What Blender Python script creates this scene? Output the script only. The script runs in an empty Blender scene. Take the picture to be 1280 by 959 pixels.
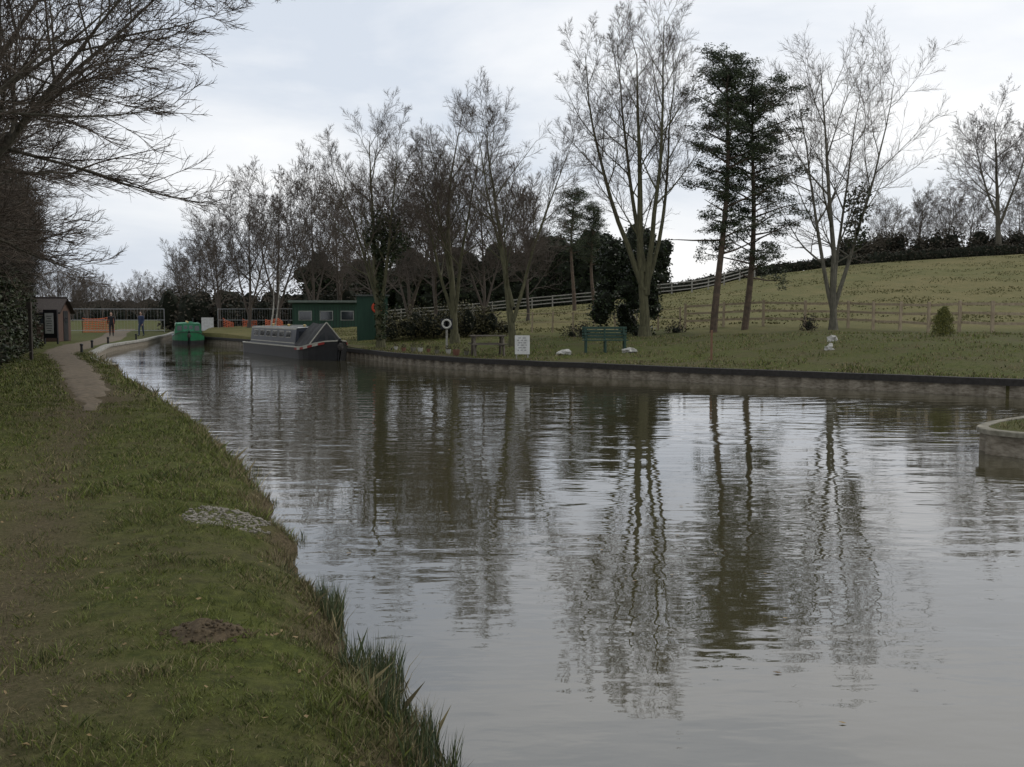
import bpy, math, random, time
import numpy as np
from mathutils import Vector, Matrix, noise
T0=time.time()
scene=bpy.context.scene
R=math.radians
# ------------------------------------------------------------------ materials
MATS={}
def mat(name,c1,c2=None,scale=5.0,rough=0.85,bump=0.0,detail=6,stretch=(1,1,1),spec=0.3,island=False,metal=0.0):
    if name in MATS: return MATS[name]
    m=bpy.data.materials.new(name); m.use_nodes=True
    nt=m.node_tree; N=nt.nodes; L=nt.links
    b=N['Principled BSDF']; b.inputs['Roughness'].default_value=rough
    b.inputs['Specular IOR Level'].default_value=spec
    b.inputs['Metallic'].default_value=metal
    if c2 is None: c2=tuple(x*0.7 for x in c1)
    tc=N.new('ShaderNodeTexCoord'); mp=N.new('ShaderNodeMapping')
    mp.inputs['Scale'].default_value=stretch
    L.new(tc.outputs['Object'],mp.inputs['Vector'])
    nz=N.new('ShaderNodeTexNoise'); nz.inputs['Scale'].default_value=scale; nz.inputs['Detail'].default_value=detail
    nz.inputs['Roughness'].default_value=0.65
    L.new(mp.outputs[0],nz.inputs['Vector'])
    rp=N.new('ShaderNodeValToRGB'); rp.color_ramp.elements[0].position=.33; rp.color_ramp.elements[1].position=.67
    rp.color_ramp.elements[0].color=(*c2,1); rp.color_ramp.elements[1].color=(*c1,1)
    if island:
        g=N.new('ShaderNodeNewGeometry'); mx=N.new('ShaderNodeMath'); mx.operation='MULTIPLY_ADD'
        mx.inputs[1].default_value=.45; L.new(g.outputs['Random Per Island'],mx.inputs[0])
        m2=N.new('ShaderNodeMath'); m2.operation='MULTIPLY'; m2.inputs[1].default_value=.6
        L.new(nz.outputs['Fac'],m2.inputs[0]); L.new(m2.outputs[0],mx.inputs[2]); L.new(mx.outputs[0],rp.inputs[0])
    else: L.new(nz.outputs['Fac'],rp.inputs[0])
    L.new(rp.outputs[0],b.inputs['Base Color'])
    if bump>0:
        bp=N.new('ShaderNodeBump'); bp.inputs['Strength'].default_value=1; bp.inputs['Distance'].default_value=bump
        L.new(nz.outputs['Fac'],bp.inputs['Height']); L.new(bp.outputs[0],b.inputs['Normal'])
    MATS[name]=m; return m

# ------------------------------------------------------------------ mesh builder
class MB:
    def __init__(s): s.v=[]; s.f=[]; s.m=[]; s.mats=[]
    def mi(s,m):
        if m not in s.mats: s.mats.append(m)
        return s.mats.index(m)
    def tube(s,pts,rad,n,m,cap=False):
        k=s.mi(m); d=(pts[-1]-pts[0])
        if d.length<1e-6: return
        d.normalize()
        a=Vector((0,0,1)) if abs(d.z)<.8 else Vector((1,0,0))
        u=d.cross(a).normalized(); w=d.cross(u)
        base=len(s.v); cs=[(math.cos(2*math.pi*i/n),math.sin(2*math.pi*i/n)) for i in range(n)]
        for p,r in zip(pts,rad):
            for c,q in cs:
                s.v.append((p.x+r*(u.x*c+w.x*q),p.y+r*(u.y*c+w.y*q),p.z+r*(u.z*c+w.z*q)))
        for j in range(len(pts)-1):
            o=base+j*n
            for i in range(n):
                i2=(i+1)%n
                s.f.append((o+i,o+i2,o+n+i2,o+n+i)); s.m.append(k)
        if cap:
            s.f.append(tuple(base+i for i in range(n))); s.m.append(k)
            s.f.append(tuple(base+(len(pts)-1)*n+i for i in range(n-1,-1,-1))); s.m.append(k)
    def box(s,c,size,m,M=None,taper=1.0):
        k=s.mi(m); b=len(s.v); x,y,z=[q/2 for q in size]
        for sx,sy,sz in ((-1,-1,-1),(1,-1,-1),(1,1,-1),(-1,1,-1),(-1,-1,1),(1,-1,1),(1,1,1),(-1,1,1)):
            t=taper if sz>0 else 1
            p=Vector((c[0]+sx*x*t,c[1]+sy*y*t,c[2]+sz*z))
            if M is not None: p=M@p
            s.v.append(tuple(p))
        for f in ((0,3,2,1),(4,5,6,7),(0,1,5,4),(1,2,6,5),(2,3,7,6),(3,0,4,7)):
            s.f.append(tuple(b+i for i in f)); s.m.append(k)
    def poly(s,pts,m,M=None):
        k=s.mi(m); b=len(s.v)
        for p in pts:
            p=Vector(p)
            if M is not None: p=M@p
            s.v.append(tuple(p))
        s.f.append(tuple(range(b,b+len(pts)))); s.m.append(k)
    def grid(s,rows,m,close=False):
        k=s.mi(m); b=len(s.v); nr=len(rows); nc=len(rows[0])
        for r in rows:
            for p in r: s.v.append(tuple(p))
        for i in range(nr-1):
            for j in range(nc if close else nc-1):
                j2=(j+1)%nc
                s.f.append((b+i*nc+j,b+i*nc+j2,b+(i+1)*nc+j2,b+(i+1)*nc+j)); s.m.append(k)
    def raw(s,V,F,m):
        k=s.mi(m); b=len(s.v); s.v.extend(map(tuple,V.tolist() if hasattr(V,'tolist') else V))
        F=(np.asarray(F)+b).tolist(); s.f.extend(map(tuple,F)); s.m.extend([k]*len(F))
    def lump(s,c,rad,m,seed=0,amp=.25,freq=1.0,seg=14,M=None):
        rows=[]; c=Vector(c)
        for i in range(seg//2+1):
            th=math.pi*i/(seg//2); r=[]
            for j in range(seg):
                ph=2*math.pi*j/seg
                d=Vector((math.sin(th)*math.cos(ph),math.sin(th)*math.sin(ph),math.cos(th)))
                k=1+amp*noise.noise(d*1.7*freq+Vector((seed*3.1,seed,0)))
                p=c+Vector((d.x*rad[0]*k,d.y*rad[1]*k,d.z*rad[2]*k))
                if M is not None: p=M@p
                r.append(p)
            rows.append(r)
        s.grid(rows,m,close=True)
    def obj(s,name,smooth=False,bevel=0):
        me=bpy.data.meshes.new(name); me.from_pydata(s.v,[],s.f)
        for m in s.mats: me.materials.append(m)
        me.polygons.foreach_set('material_index',s.m)
        if smooth: me.polygons.foreach_set('use_smooth',[True]*len(s.f))
        me.update()
        o=bpy.data.objects.new(name,me); scene.collection.objects.link(o)
        if bevel:
            b=o.modifiers.new('bev','BEVEL'); b.width=bevel; b.segments=2; b.limit_method='ANGLE'
        return o
def leaves(mb,centers,sizes,n_each,leaf,m,rng,flat=1.0,shell=.55,aspect=.5,droop=0):
    C=np.array(centers,dtype=float); S=np.array(sizes,dtype=float)
    if S.ndim==1: S=np.repeat(S[:,None],3,1)
    K=len(C); n=K*n_each
    d=rng.normal(size=(n,3)); d/=np.linalg.norm(d,axis=1)[:,None]
    rr=shell+(1-shell)*rng.random(n)**.6; rr*=1+.25*rng.normal(size=n)*.5
    P=np.repeat(C,n_each,0)+d*rr[:,None]*np.repeat(S,n_each,0)*np.array([1,1,flat])
    a=rng.normal(size=(n,3)); a[:,2]*=.6; a[:,2]+=droop; a/=np.linalg.norm(a,axis=1)[:,None]
    b=np.cross(a,rng.normal(size=(n,3))); b/=np.linalg.norm(b,axis=1)[:,None]
    l=leaf*(.6+.8*rng.random(n))[:,None]
    V=np.stack([P-a*l*.5,P+b*l*aspect*.5,P+a*l*.5,P-b*l*aspect*.5],1).reshape(-1,3)
    F=np.arange(n*4).reshape(-1,4)
    mb.raw(V,F,m)
def blades(mb,P,h,w,m,rng,lean=.35):
    n=len(P); az=rng.random(n)*2*np.pi; s=np.stack([np.cos(az),np.sin(az),np.zeros(n)],1)
    az2=rng.random(n)*2*np.pi; ln=np.stack([np.cos(az2),np.sin(az2),np.zeros(n)],1)*(rng.random(n)*lean*h)[:,None]
    up=np.zeros((n,3)); up[:,2]=h
    P=P-np.array([0,0,.015])
    V=np.stack([P-s*w*.5,P+s*w*.5,P+up*.55+ln*.35+s*w*.35,P+up+ln,P+up*.55+ln*.35-s*w*.35],1).reshape(-1,3)
    F=np.arange(n*5).reshape(-1,5); mb.raw(V,F,m)

# ------------------------------------------------------------------ shoreline
LY=[-60,-10,0,4.41,5.26,6.34,8.24,10.27,12.3,16.8,21.85,26.3,31.1,37.1,43.4,54.5,65.6,75,82,115,120,3000]
LX=[12,3.0,.98,-.46,-.76,-1.19,-1.82,-2.50,-3.24,-5.1,-7.4,-9.55,-11.9,-15.05,-17.8,-21.5,-23.6,-26,-27.6,-37,-33,-33]
def _fL(y):
    w=.9 if y<116 else .05
    v=sum(np.interp(y+k*w,LY,LX) for k in (-1,-.5,0,.5,1))/5
    if 1<y<31: v+=.07*math.sin(y*3.1)+.05*math.sin(y*7.3+1)+.03*math.sin(y*17)
    return float(v)
_LT=[_fL(-62+i*.05) for i in range(int(190/.05)+1)]
def fL(y):
    t=(y+62)/.05
    if t<0 or t>=len(_LT)-2: return _fL(y)
    i=int(t); return _LT[i]+(_LT[i+1]-_LT[i])*(t-i)
GX=[-33,-29,-25,-22.2,-14.6,-10.3,-6.0,-4.6,-2.0,0,3.05,6,9.7,12.3,15,20,40,80,3000]
GY=[120,100,84,73,61,53,44.5,41.3,37.2,35,32.4,29.5,26.9,24.5,23.2,23,27,30,30]
def _gF(x):
    w=.5
    return float(sum(np.interp(x+k*w,GX,GY) for k in (-1,-.5,0,.5,1))/5) if x>-32 else float(np.interp(x,GX,GY))
_GT=[_gF(-34+i*.1) for i in range(1200)]
def gF(x):
    t=(x+34)/.1
    if t<0 or t>=len(_GT)-2: return _gF(x)
    i=int(t); return _GT[i]+(_GT[i+1]-_GT[i])*(t-i)
def ss(t): t=max(0.,min(1.,t)); return t*t*(3-2*t)
ZX=[-40,-15,-4,8,19,25,35,42,52,90]; ZZ=[.7,1.1,2.0,3.1,4.5,5.9,7.1,7.6,8.15,9.5]
TY=[2,4.6,6.8,10,15,19]; TX=[-1.7,-2.45,-3.3,-4.6,-6.35,-7.8]
def nz(x,y,s,seed=0): return noise.noise(Vector((x*s,y*s,seed)))
def hL(x,y):
    o=max(0,fL(y)-x)
    nat=.03+.34*(1-math.exp(-o/.28)); f=ss((y-29)/3)
    z=nat*(1-f)+.37*f
    k=min(1,o/.5)
    if y<60: z+=k*(.045*nz(x,y,.8)+.02*nz(x,y,3))*(1-.6*f)
    z+=.5*ss((o-6)/20)*(1-f)*.4
    if 0<y<20: z-=.04*math.exp(-((x-np.interp(y,TY,TX))/.45)**2)
    return z
def hF(x,y):
    o=max(0,y-gF(x))
    A=float(np.interp(x,[-8,-3,5,12],[.22,.28,.5,.85]))
    z=.42+A*ss(o/13)**.8
    zc=max(0,float(np.interp(x,ZX,ZZ))-z)
    r=max(0.,min(1.,(y-44)/61)); r=r*.7+.3*ss(r)
    if y>118: r=1-.75*ss((y-118)/260)
    z+=zc*r
    z+=min(1,o)*(.05*nz(x,y,.5,3)+.02*nz(x,y,2,5))
    if y>50: z+=.12*nz(x,y,.12,8)
    return z

mud=[];fld=[]
def land():
    mb=MB()
    g=mat_ground()
    def add(rows,mm,ff):
        mb.grid(rows,g)
        for r in mm: mud.extend(r)
        for r in ff: fld.extend(r)
    ys=list(np.arange(-60,0,3))+list(np.arange(0,14,.14))+list(np.arange(14,40,.5))+list(np.arange(40,116,2))+[117,118.5,120,130,145,160,190,230,300,450,700,1100,1800,3000]
    offs=list(np.arange(0,2,.1))+list(np.arange(2,8,.3))+list(np.arange(8,30,1.5))+[32,36,42,50,65,90,130,200,350,700,1500,3000]
    rows=[];mm=[];ff=[]
    for y in ys:
        e=fL(y); r=[(e,y,-.4)]; m=[1.]; f=[0.]
        for o in offs:
            x=e-o; z=hL(x,y) if y<=120 else .6*ss((o+y-120)/30)+.37+(.0 if o else 0)
            if y>=120 and o==0: z=hF(-33,y) if y>121 else .4
            r.append((x,y,z))
            tr=float(np.interp(y,TY,TX)); mu=0
            if y<24: mu=.62*math.exp(-((x-tr)/.45)**2)
            if y<30: mu=max(mu,.9*math.exp(-(o/.22)**2))
            if 16<y<45:
                c=float(np.interp(y,[17.6,22,25.5,33,38,43.6],[-7.3,-9.1,-10.7,-14.1,-16.6,-19.3])); mu=max(mu,.85*math.exp(-((x-c)/.9)**2))
            mu=max(mu,.5*math.exp(-((x+2.1)/.5)**2-((y-4.3)/.6)**2))
            m.append(mu); f.append(0.)
        rows.append(r);mm.append(m);ff.append(f)
    add(rows,mm,ff)
    xs=list(np.arange(-33,-20,.8))+list(np.arange(-20,24,.4))+list(np.arange(24,70,2))+[75,90,120,180,300,600,1200,2500]
    offs=list(np.arange(0,4,.25))+list(np.arange(4,30,1.0))+list(np.arange(30,110,2.5))+[115,125,140,170,220,300,450,700,1100,1800,3000]
    rows=[];mm=[];ff=[]
    for x in xs:
        e=gF(x); r=[(x,e,-.4)];m=[1.];f=[0.]
        for o in offs:
            y=e+o; r.append((x,y,hF(x,y)))
            m.append(.5*math.exp(-((o-1.2)/.8)**2) if x<6 else .15)
            f.append(ss((y-42-(0 if x>8 else 8))/6))
        rows.append(r);mm.append(m);ff.append(f)
    add(rows,mm,ff)
    o=mb.obj('ground',smooth=True)
    for nme,arr in (('mud',mud),('field',fld)):
        a=o.data.attributes.new(nme,'FLOAT','POINT'); a.data.foreach_set('value',arr)
    return o
def mat_ground():
    m=bpy.data.materials.new('grass_ground'); m.use_nodes=True
    nt=m.node_tree;N=nt.nodes;L=nt.links;b=N['Principled BSDF'];b.inputs['Roughness'].default_value=.95;b.inputs['Specular IOR Level'].default_value=.1
    tc=N.new('ShaderNodeTexCoord')
    def nzt(s,d=6,r=.65,st=None):
        n=N.new('ShaderNodeTexNoise');n.inputs['Scale'].default_value=s;n.inputs['Detail'].default_value=d;n.inputs['Roughness'].default_value=r
        if st:
            mp=N.new('ShaderNodeMapping');mp.inputs['Scale'].default_value=st;L.new(tc.outputs['Object'],mp.inputs[0]);L.new(mp.outputs[0],n.inputs['Vector'])
        else: L.new(tc.outputs['Object'],n.inputs['Vector'])
        return n
    def ramp(src,c1,c2,p1=.35,p2=.65):
        r=N.new('ShaderNodeValToRGB');r.color_ramp.elements[0].color=(*c1,1);r.color_ramp.elements[1].color=(*c2,1)
        r.color_ramp.elements[0].position=p1;r.color_ramp.elements[1].position=p2;L.new(src,r.inputs[0]);return r
    def mix(f,a,b_):
        x=N.new('ShaderNodeMixRGB')
        if isinstance(f,float): x.inputs[0].default_value=f
        else: L.new(f,x.inputs[0])
        L.new(a,x.inputs[1]);L.new(b_,x.inputs[2]);return x.outputs[0]
    n1=nzt(.9);n2=nzt(9,8,.75);n3=nzt(40,6,.75)
    green=ramp(n2.outputs['Fac'],(.032,.040,.010),(.090,.100,.024))
    brown=ramp(n3.outputs['Fac'],(.040,.031,.018),(.120,.096,.057))
    patch=ramp(n1.outputs['Fac'],(0,0,0),(.62,.62,.62),.42,.66)
    c=mix(patch.outputs[0],green.outputs[0],brown.outputs[0])
    am=N.new('ShaderNodeAttribute');am.attribute_name='mud'
    mm=N.new('ShaderNodeMath');mm.operation='MULTIPLY_ADD';mm.use_clamp=True;L.new(am.outputs['Fac'],mm.inputs[0]);mm.inputs[1].default_value=1.6
    ms=N.new('ShaderNodeMath');ms.operation='MULTIPLY_ADD';ms.inputs[1].default_value=1.4;ms.inputs[2].default_value=-.85;L.new(n2.outputs['Fac'],ms.inputs[0])
    L.new(ms.outputs[0],mm.inputs[2])
    c=mix(mm.outputs[0],c,brown.outputs[0])
    nf=nzt(.10,8,.7); nf2=nzt(.9,8,.8,(1,.35,1)); nf3=nzt(6,6,.8)
    f1=ramp(nf.outputs['Fac'],(.082,.090,.027),(.150,.124,.052),.42,.58); f2=ramp(nf2.outputs['Fac'],(.066,.074,.024),(.165,.140,.062),.40,.60)
    f3=ramp(nf3.outputs['Fac'],(.06,.06,.022),(.165,.143,.062),.38,.64)
    hm=mix(.5,f1.outputs[0],f2.outputs[0]);hm=mix(.35,hm,f3.outputs[0])
    af=N.new('ShaderNodeAttribute');af.attribute_name='field'
    c=mix(af.outputs['Fac'],c,hm)
    L.new(c,b.inputs['Base Color'])
    bp=N.new('ShaderNodeBump');bp.inputs['Distance'].default_value=.04;L.new(n2.outputs['Fac'],bp.inputs['Height']);L.new(bp.outputs[0],b.inputs['Normal'])
    return m
ground=land()

def curve_pts(ctrl,step):
    out=[];
    pts=[Vector((a,b,0)) for a,b in ctrl]
    for i in range(len(pts)-1):
        n=max(1,int((pts[i+1]-pts[i]).length/step))
        for k in range(n): out.append(pts[i].lerp(pts[i+1],k/n))
    out.append(pts[-1])
    for _ in range(3): out=[out[0]]+[(out[i-1]+out[i]*2+out[i+1])/4 for i in range(1,len(out)-1)]+[out[-1]]
    return out
concrete=mat('concrete',(.34,.33,.30),(.15,.145,.12),3,.9,.01)
concrete_d=mat('concrete_weathered',(.24,.22,.175),(.09,.085,.06),5,.9,.01)
piling=mat('sheet_piling',(.26,.23,.18),(.10,.082,.058),7,.8,.006,stretch=(1,1,3))
waler=mat('dark_waling_timber',(.032,.029,.026),(.014,.012,.010),12,.8)
def edging(name,pts,ztop,side,cap_mat,ribs=True,capw=.3,caph=.14,rib=.035):
    mb=MB(); n=len(pts); nor=[]
    for i in range(n):
        d=(pts[min(n-1,i+1)]-pts[max(0,i-1)]).normalized(); nor.append(Vector((-d.y,d.x,0))*side)
    lo=[];hi=[]
    for i,p in enumerate(pts):
        off=rib*(1 if (i//2)%2 else -1) if ribs else 0
        q=p-nor[i]*(.05+off)
        lo.append((q.x,q.y,-.4));hi.append((q.x,q.y,ztop-caph*.6))
    mb.grid([lo,hi],piling)
    prof=[(-.13,ztop-caph),(-.13,ztop-.012),(-.118,ztop),(capw-.13,ztop),(capw-.13,ztop-caph)]
    rows=[]
    for a,z in prof:
        rows.append([(p.x+nor[i].x*a,p.y+nor[i].y*a,z+.012*noise.noise(p*.5)) for i,p in enumerate(pts)])
    mb.grid(rows,cap_mat)
    mb.grid([rows[0],rows[-1]],cap_mat)
    return mb.obj(name)
far=[(-31.5,112)]+[(x,gF(x)) for x in list(np.arange(-30,-6,.8))+list(np.arange(-6,24,.4))+[30,40]]
edging('canal_wall',curve_pts(far,.16),.44,+1,waler,capw=.24,caph=.17,rib=.045)
lf=[(fL(y),y) for y in np.arange(32.5,114,1.2)]
edging('canal_coping',curve_pts(lf,.4),.40,+1,concrete,ribs=False,capw=.32,caph=.12)
nose=[(40,30-6),(20,20),(12,18.2),(9.0,16.9),(7.5,15.7),(6.95,15.0),(6.85,14.5),(7.15,14.15),(8.2,13.5),(12,11.5),(20,6),(30,-30)]
npts=curve_pts(nose,.12)
edging('canal_quay_wall',npts,.36,+1,concrete_d,capw=.16,caph=.07)
mb=MB(); rows=[[(p.x+.03,p.y,.345) for p in npts],[(p.x*.93+.07*34,p.y*.93+.07*6,.40) for p in npts],[(p.x*.55+.45*34,p.y*.55+.45*6,.44) for p in npts],[(34,6,.45) for p in npts]]
mb.grid(rows,ground.data.materials[0]); qo=mb.obj('grass_verge')

# ------------------------------------------------------------------ water
def water():
    m=bpy.data.materials.new('canal_water');m.use_nodes=True;nt=m.node_tree;N=nt.nodes;L=nt.links
    for n in list(N): N.remove(n)
    out=N.new('ShaderNodeOutputMaterial');tc=N.new('ShaderNodeTexCoord')
    def noi(sc,s,d,rot=0,dist=0):
        mp=N.new('ShaderNodeMapping');mp.inputs['Scale'].default_value=sc;mp.inputs['Rotation'].default_value=(0,0,R(rot));L.new(tc.outputs['Object'],mp.inputs[0])
        n=N.new('ShaderNodeTexNoise');n.inputs['Scale'].default_value=s;n.inputs['Detail'].default_value=d;n.inputs['Roughness'].default_value=.45;n.inputs['Distortion'].default_value=dist
        L.new(mp.outputs[0],n.inputs['Vector']);return n.outputs['Fac']
    def M(op,a,b):
        x=N.new('ShaderNodeMath');x.operation=op
        for i,q in enumerate((a,b)):
            if isinstance(q,(int,float)): x.inputs[i].default_value=q
            else: L.new(q,x.inputs[i])
        return x.outputs[0]
    a=noi((.5,1.1,1),1.7,1.5,8,.2); b=noi((.55,1.3,1),5.0,1.5,-10,.2); c=noi((.6,1.4,1),14,1,5)
    big=noi((.5,1,1),.16,2,20)
    mr=N.new('ShaderNodeMapRange');mr.inputs[1].default_value=.38;mr.inputs[2].default_value=.62;mr.inputs[3].default_value=.32;mr.inputs[4].default_value=1.3;L.new(big,mr.inputs[0])
    h=M('ADD',M('MULTIPLY',a,.0135),M('MULTIPLY',b,.0040)); h=M('ADD',h,M('MULTIPLY',c,.0005)); h=M('MULTIPLY',h,mr.outputs[0])
    bp=N.new('ShaderNodeBump');bp.inputs['Strength'].default_value=1;bp.inputs['Distance'].default_value=1.0;L.new(h,bp.inputs['Height'])
    df=N.new('ShaderNodeBsdfDiffuse');df.inputs[0].default_value=(.050,.045,.024,1)
    gl=N.new('ShaderNodeBsdfGlossy');gl.inputs['Roughness'].default_value=.010;gl.inputs[0].default_value=(.93,.935,.96,1);L.new(bp.outputs[0],gl.inputs['Normal'])
    fr=N.new('ShaderNodeFresnel');fr.inputs[0].default_value=2.35;L.new(bp.outputs[0],fr.inputs['Normal'])
    mx=N.new('ShaderNodeMixShader');L.new(fr.outputs[0],mx.inputs[0]);L.new(df.outputs[0],mx.inputs[1]);L.new(gl.outputs[0],mx.inputs[2]);L.new(mx.outputs[0],out.inputs[0])
    mb=MB();mb.poly([(-60,-60,0),(90,-60,0),(90,122,0),(-60,122,0)],m);return mb.obj('canal_water')
water()

# ------------------------------------------------------------------ towpath
gravel=mat('gravel',(.160,.128,.088),(.075,.058,.038),7,.95,.02,detail=10)
def path():
    ctrl=[(-7.3,17.6),(-7.9,19.2),(-9.1,22),(-10.7,25.5),(-14.1,33),(-16.6,38),(-19.3,43.6),(-23,54.5),(-25.4,64),(-29.5,76),(-34,88),(-42,112)]
    p=curve_pts(ctrl,.25);mb=MB();rows=[[] for _ in range(9)]
    for i,q in enumerate(p):
        d=(p[min(len(p)-1,i+1)]-p[max(0,i-1)]).normalized();n=Vector((-d.y,d.x,0))
        w=.12+.38*ss(i/34); w+= .25*nz(q.x,q.y,.9)*ss(i/10)
        if q.y>40: w=.54+.4*ss((q.y-40)/10)
        for k in range(9):
            t=(k/4-1)*w*(1+(.35*nz(q.x,q.y,3.5,k) if k in(0,8) else 0)); x,y=q.x+n.x*t,q.y+n.y*t
            x=min(x,fL(y)-.2)
            rows[k].append((x,y,hL(x,y)+(.014 if k not in(0,8) else -.01)))
    mb.grid(rows,gravel);mb.obj('towpath',smooth=True)
path()
def stones(name,cx,cy,rx,ry,n,s,m,hf,seed=1):
    rg=random.Random(seed);mb=MB()
    for i in range(n):
        a=rg.random()*6.28;r=rg.random()**.6;x=cx+rx*r*math.cos(a);y=cy+ry*r*math.sin(a);q=s*(.4+rg.random()**2*1.3)
        mb.lump((x,y,hf(x,y)+q*.1),(q,q*(.6+.5*rg.random()),q*.5),m,seed=i,amp=.6,seg=6)
    return mb.obj(name)
stones('gravel_patch',-2.36,8.4,.34,.48,620,.015,mat('gravel_stone',(.25,.23,.195),(.10,.09,.07),22),hL)
mb=MB();rows=[]
for i in range(16):
    r=.17*i/15;row=[]
    for j in range(28):
        a=j/28*6.283;x=-1.58+r*1.25*math.cos(a)*(1+.2*math.sin(a*3));y=5.2+r*math.sin(a)
        row.append((x,y,hL(x,y)-.01+.06*(1-(i/15)**2)*(1+.6*nz(x,y,14))+.014*nz(x,y,50)))
    rows.append(row)
soil=mat('soil',(.095,.070,.040),(.045,.033,.019),40,.95,.01)
mb.grid(rows,soil,close=True)
rgs=random.Random(2)
for i in range(140):
    a=rgs.random()*6.28;r=.2*rgs.random()**.5;x=-1.58+1.2*r*math.cos(a);y=5.2+r*math.sin(a);q=.004+.009*rgs.random()
    mb.lump((x,y,hL(x,y)+max(0,.055*(1-(r/.17)**2))+.002),(q,q,q*.8),soil,seed=i,amp=.7,seg=6)
mb.obj('molehill',smooth=True)

# ------------------------------------------------------------------ grass
rng=np.random.default_rng(7)
gm=mat('grass_blade',(.135,.155,.034),(.036,.048,.012),1.3,.7,island=True)
gd=mat('dry_grass_blade',(.24,.20,.105),(.085,.07,.035),2,.8,island=True)
rm=mat('rush_blade',(.070,.090,.035),(.020,.034,.014),3,.6,island=True)
def scatter_left(n,y0,y1,pw=1.0):
    Y=y0+(y1-y0)*rng.random(n)**pw; P=[]
    U=rng.random(n)
    for y,u in zip(Y.tolist(),U.tolist()):
        e=fL(y);xmin=-.52*y-1.0
        P.append((e-.02-(e-xmin)*u,y))
    return P
def near_grass():
    mb=MB()
    for n,y0,y1,h,w,pw in ((150000,2.4,9,.028,.005,1.1),(80000,9,20,.038,.011,1.1),(34000,20,42,.055,.022,1.0)):
        P=scatter_left(n,y0,y1,pw);G=[];D=[];hg=[];hd=[];rr=rng.random((n,2)).tolist()
        for (x,y),(r1,r2) in zip(P,rr):
            mudv=0
            if y<22: mudv=math.exp(-((x-float(np.interp(y,TY,TX)))/.5)**2)*.62
            if y>22:
                c=float(np.interp(y,[17.6,22,25.5,33,38,43.6],[-7.3,-9.1,-10.7,-14.1,-16.6,-19.3]))
                if abs(x-c)<.42+.35*r1: continue
            elif y>17.5 and abs(x-float(np.interp(y,[17.6,22],[-7.3,-9.1])))<.35*(y-17)/3: continue
            if (x+2.36)**2/.12+(y-8.4)**2/.23<1 and r2<.8: continue
            if (x+1.58)**2+(y-5.2)**2<.022: continue
            pn=nz(x,y,.9,1)+.5*nz(x,y,3,2)
            if r1<mudv or (pn<-.4 and r2<.4): continue
            edge=fL(y)-x; z=hL(x,y)
            k=max(.3,1+1.0*nz(x,y,2.2,9)+1.1*nz(x,y,7,3)+.4*pn)
            pd=.15+.5*math.exp(-(edge/.3)**2)+.3*mudv+ (.22 if pn<-.12 else 0)
            if r2<pd: D.append((x,y,z));hd.append(h*k*(1.0+1.9*math.exp(-(edge/.22)**2)))
            else: G.append((x,y,z));hg.append(h*k*(1+1.3*math.exp(-(edge/.3)**2)))
        for A,hh,m in ((G,hg,gm),(D,hd,gd)):
            A=np.array(A);hh=np.array(hh)*(.4+1.2*rng.random(len(A))**1.5);blades(mb,A,hh,w,m,rng,lean=1.3)
    return mb.obj('grass')
near_grass()
def rushes(name,spots,hbase):
    mb=MB()
    for cx,cy,r,n in spots:
        a=rng.random(n)*6.28;q=np.sqrt(rng.random(n))*r
        x=cx+q*np.cos(a)*.55;y=cy+q*np.sin(a);z=np.array([max(-.02,hL(u,v)-.03) if u<fL(v) else -.02 for u,v in zip(x,y)])
        P=np.stack([x,y,z],1);h=hbase*(.5+.7*rng.random(n))
        k=int(n*.68);blades(mb,P[:k],h[:k],.006,rm,rng,lean=.35);blades(mb,P[k:],h[k:]*.8,.006,gd,rng,lean=.8)
    return mb.obj(name)
rushes('rush_clump',[(-1.20,6.6,.17,380),(-1.12,6.3,.1,130)],.26)
rushes('rush_clump',[(-.74,5.35,.30,560),(-.66,5.05,.18,220)],.26)
rushes('rush_clump',[(-.48,4.6,.25,400),(-.34,4.25,.22,260)],.22)
rushes('dry_grass_tuft',[(-1.45,7.1,.3,200),(-1.95,8.9,.3,160),(-2.6,10.6,.3,140),(-3.4,12.8,.4,120)],.11)
def far_grass():
    mb=MB();P=[];H=[]
    for i in range(36000):
        x=-12+34*rng.random();e=gF(x);o=16*rng.random()**1.5
        y=e+.14+o
        if nz(x,y,.6,4)<-.25+.2*rng.random():continue
        P.append((x,y,hF(x,y)));H.append(.07*(.6+.8*rng.random())*(1+nz(x,y,1,6)))
    P=np.array(P);H=np.array(H);k=rng.random(len(P))<.45
    blades(mb,P[~k],H[~k],.035,gm,rng,lean=.8);blades(mb,P[k],H[k],.035,gd,rng,lean=.8)
    P=[]
    for i in range(6000):
        x=6.9+5*rng.random();y=12.5+6*rng.random()
        if y>np.interp(x,[6.9,7.5,9,12],[14.9,15.6,16.7,18]) or y<np.interp(x,[6.9,7.2,8.2,12],[14.7,14.35,13.7,11.7]):continue
        P.append((x+.12,y,.355))
    P=np.array(P);k=rng.random(len(P))<.45;blades(mb,P[k],.04+.07*rng.random(k.sum()),.012,gd,rng,lean=1);blades(mb,P[~k],.04+.07*rng.random((~k).sum()),.012,gm,rng,lean=1)
    P=[];H=[]
    for i in range(26000):
        u=-.05+.58*rng.random();y=50+54*rng.random();x=u*y
        if nz(x,y,.25,14)+.5*nz(x,y,.9,15)<.02: continue
        P.append((x,y,hF(x,y)));H.append(.06+.07*rng.random())
    P=np.array(P);H=np.array(H)
    tus=mat('tussock_blade',(.150,.138,.060),(.085,.088,.032),.5,.8,island=True)
    blades(mb,P,H,.10,tus,rng,lean=1.2)
    mb.obj('bank_grass')
far_grass()
print('grass',time.time()-T0)

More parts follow.
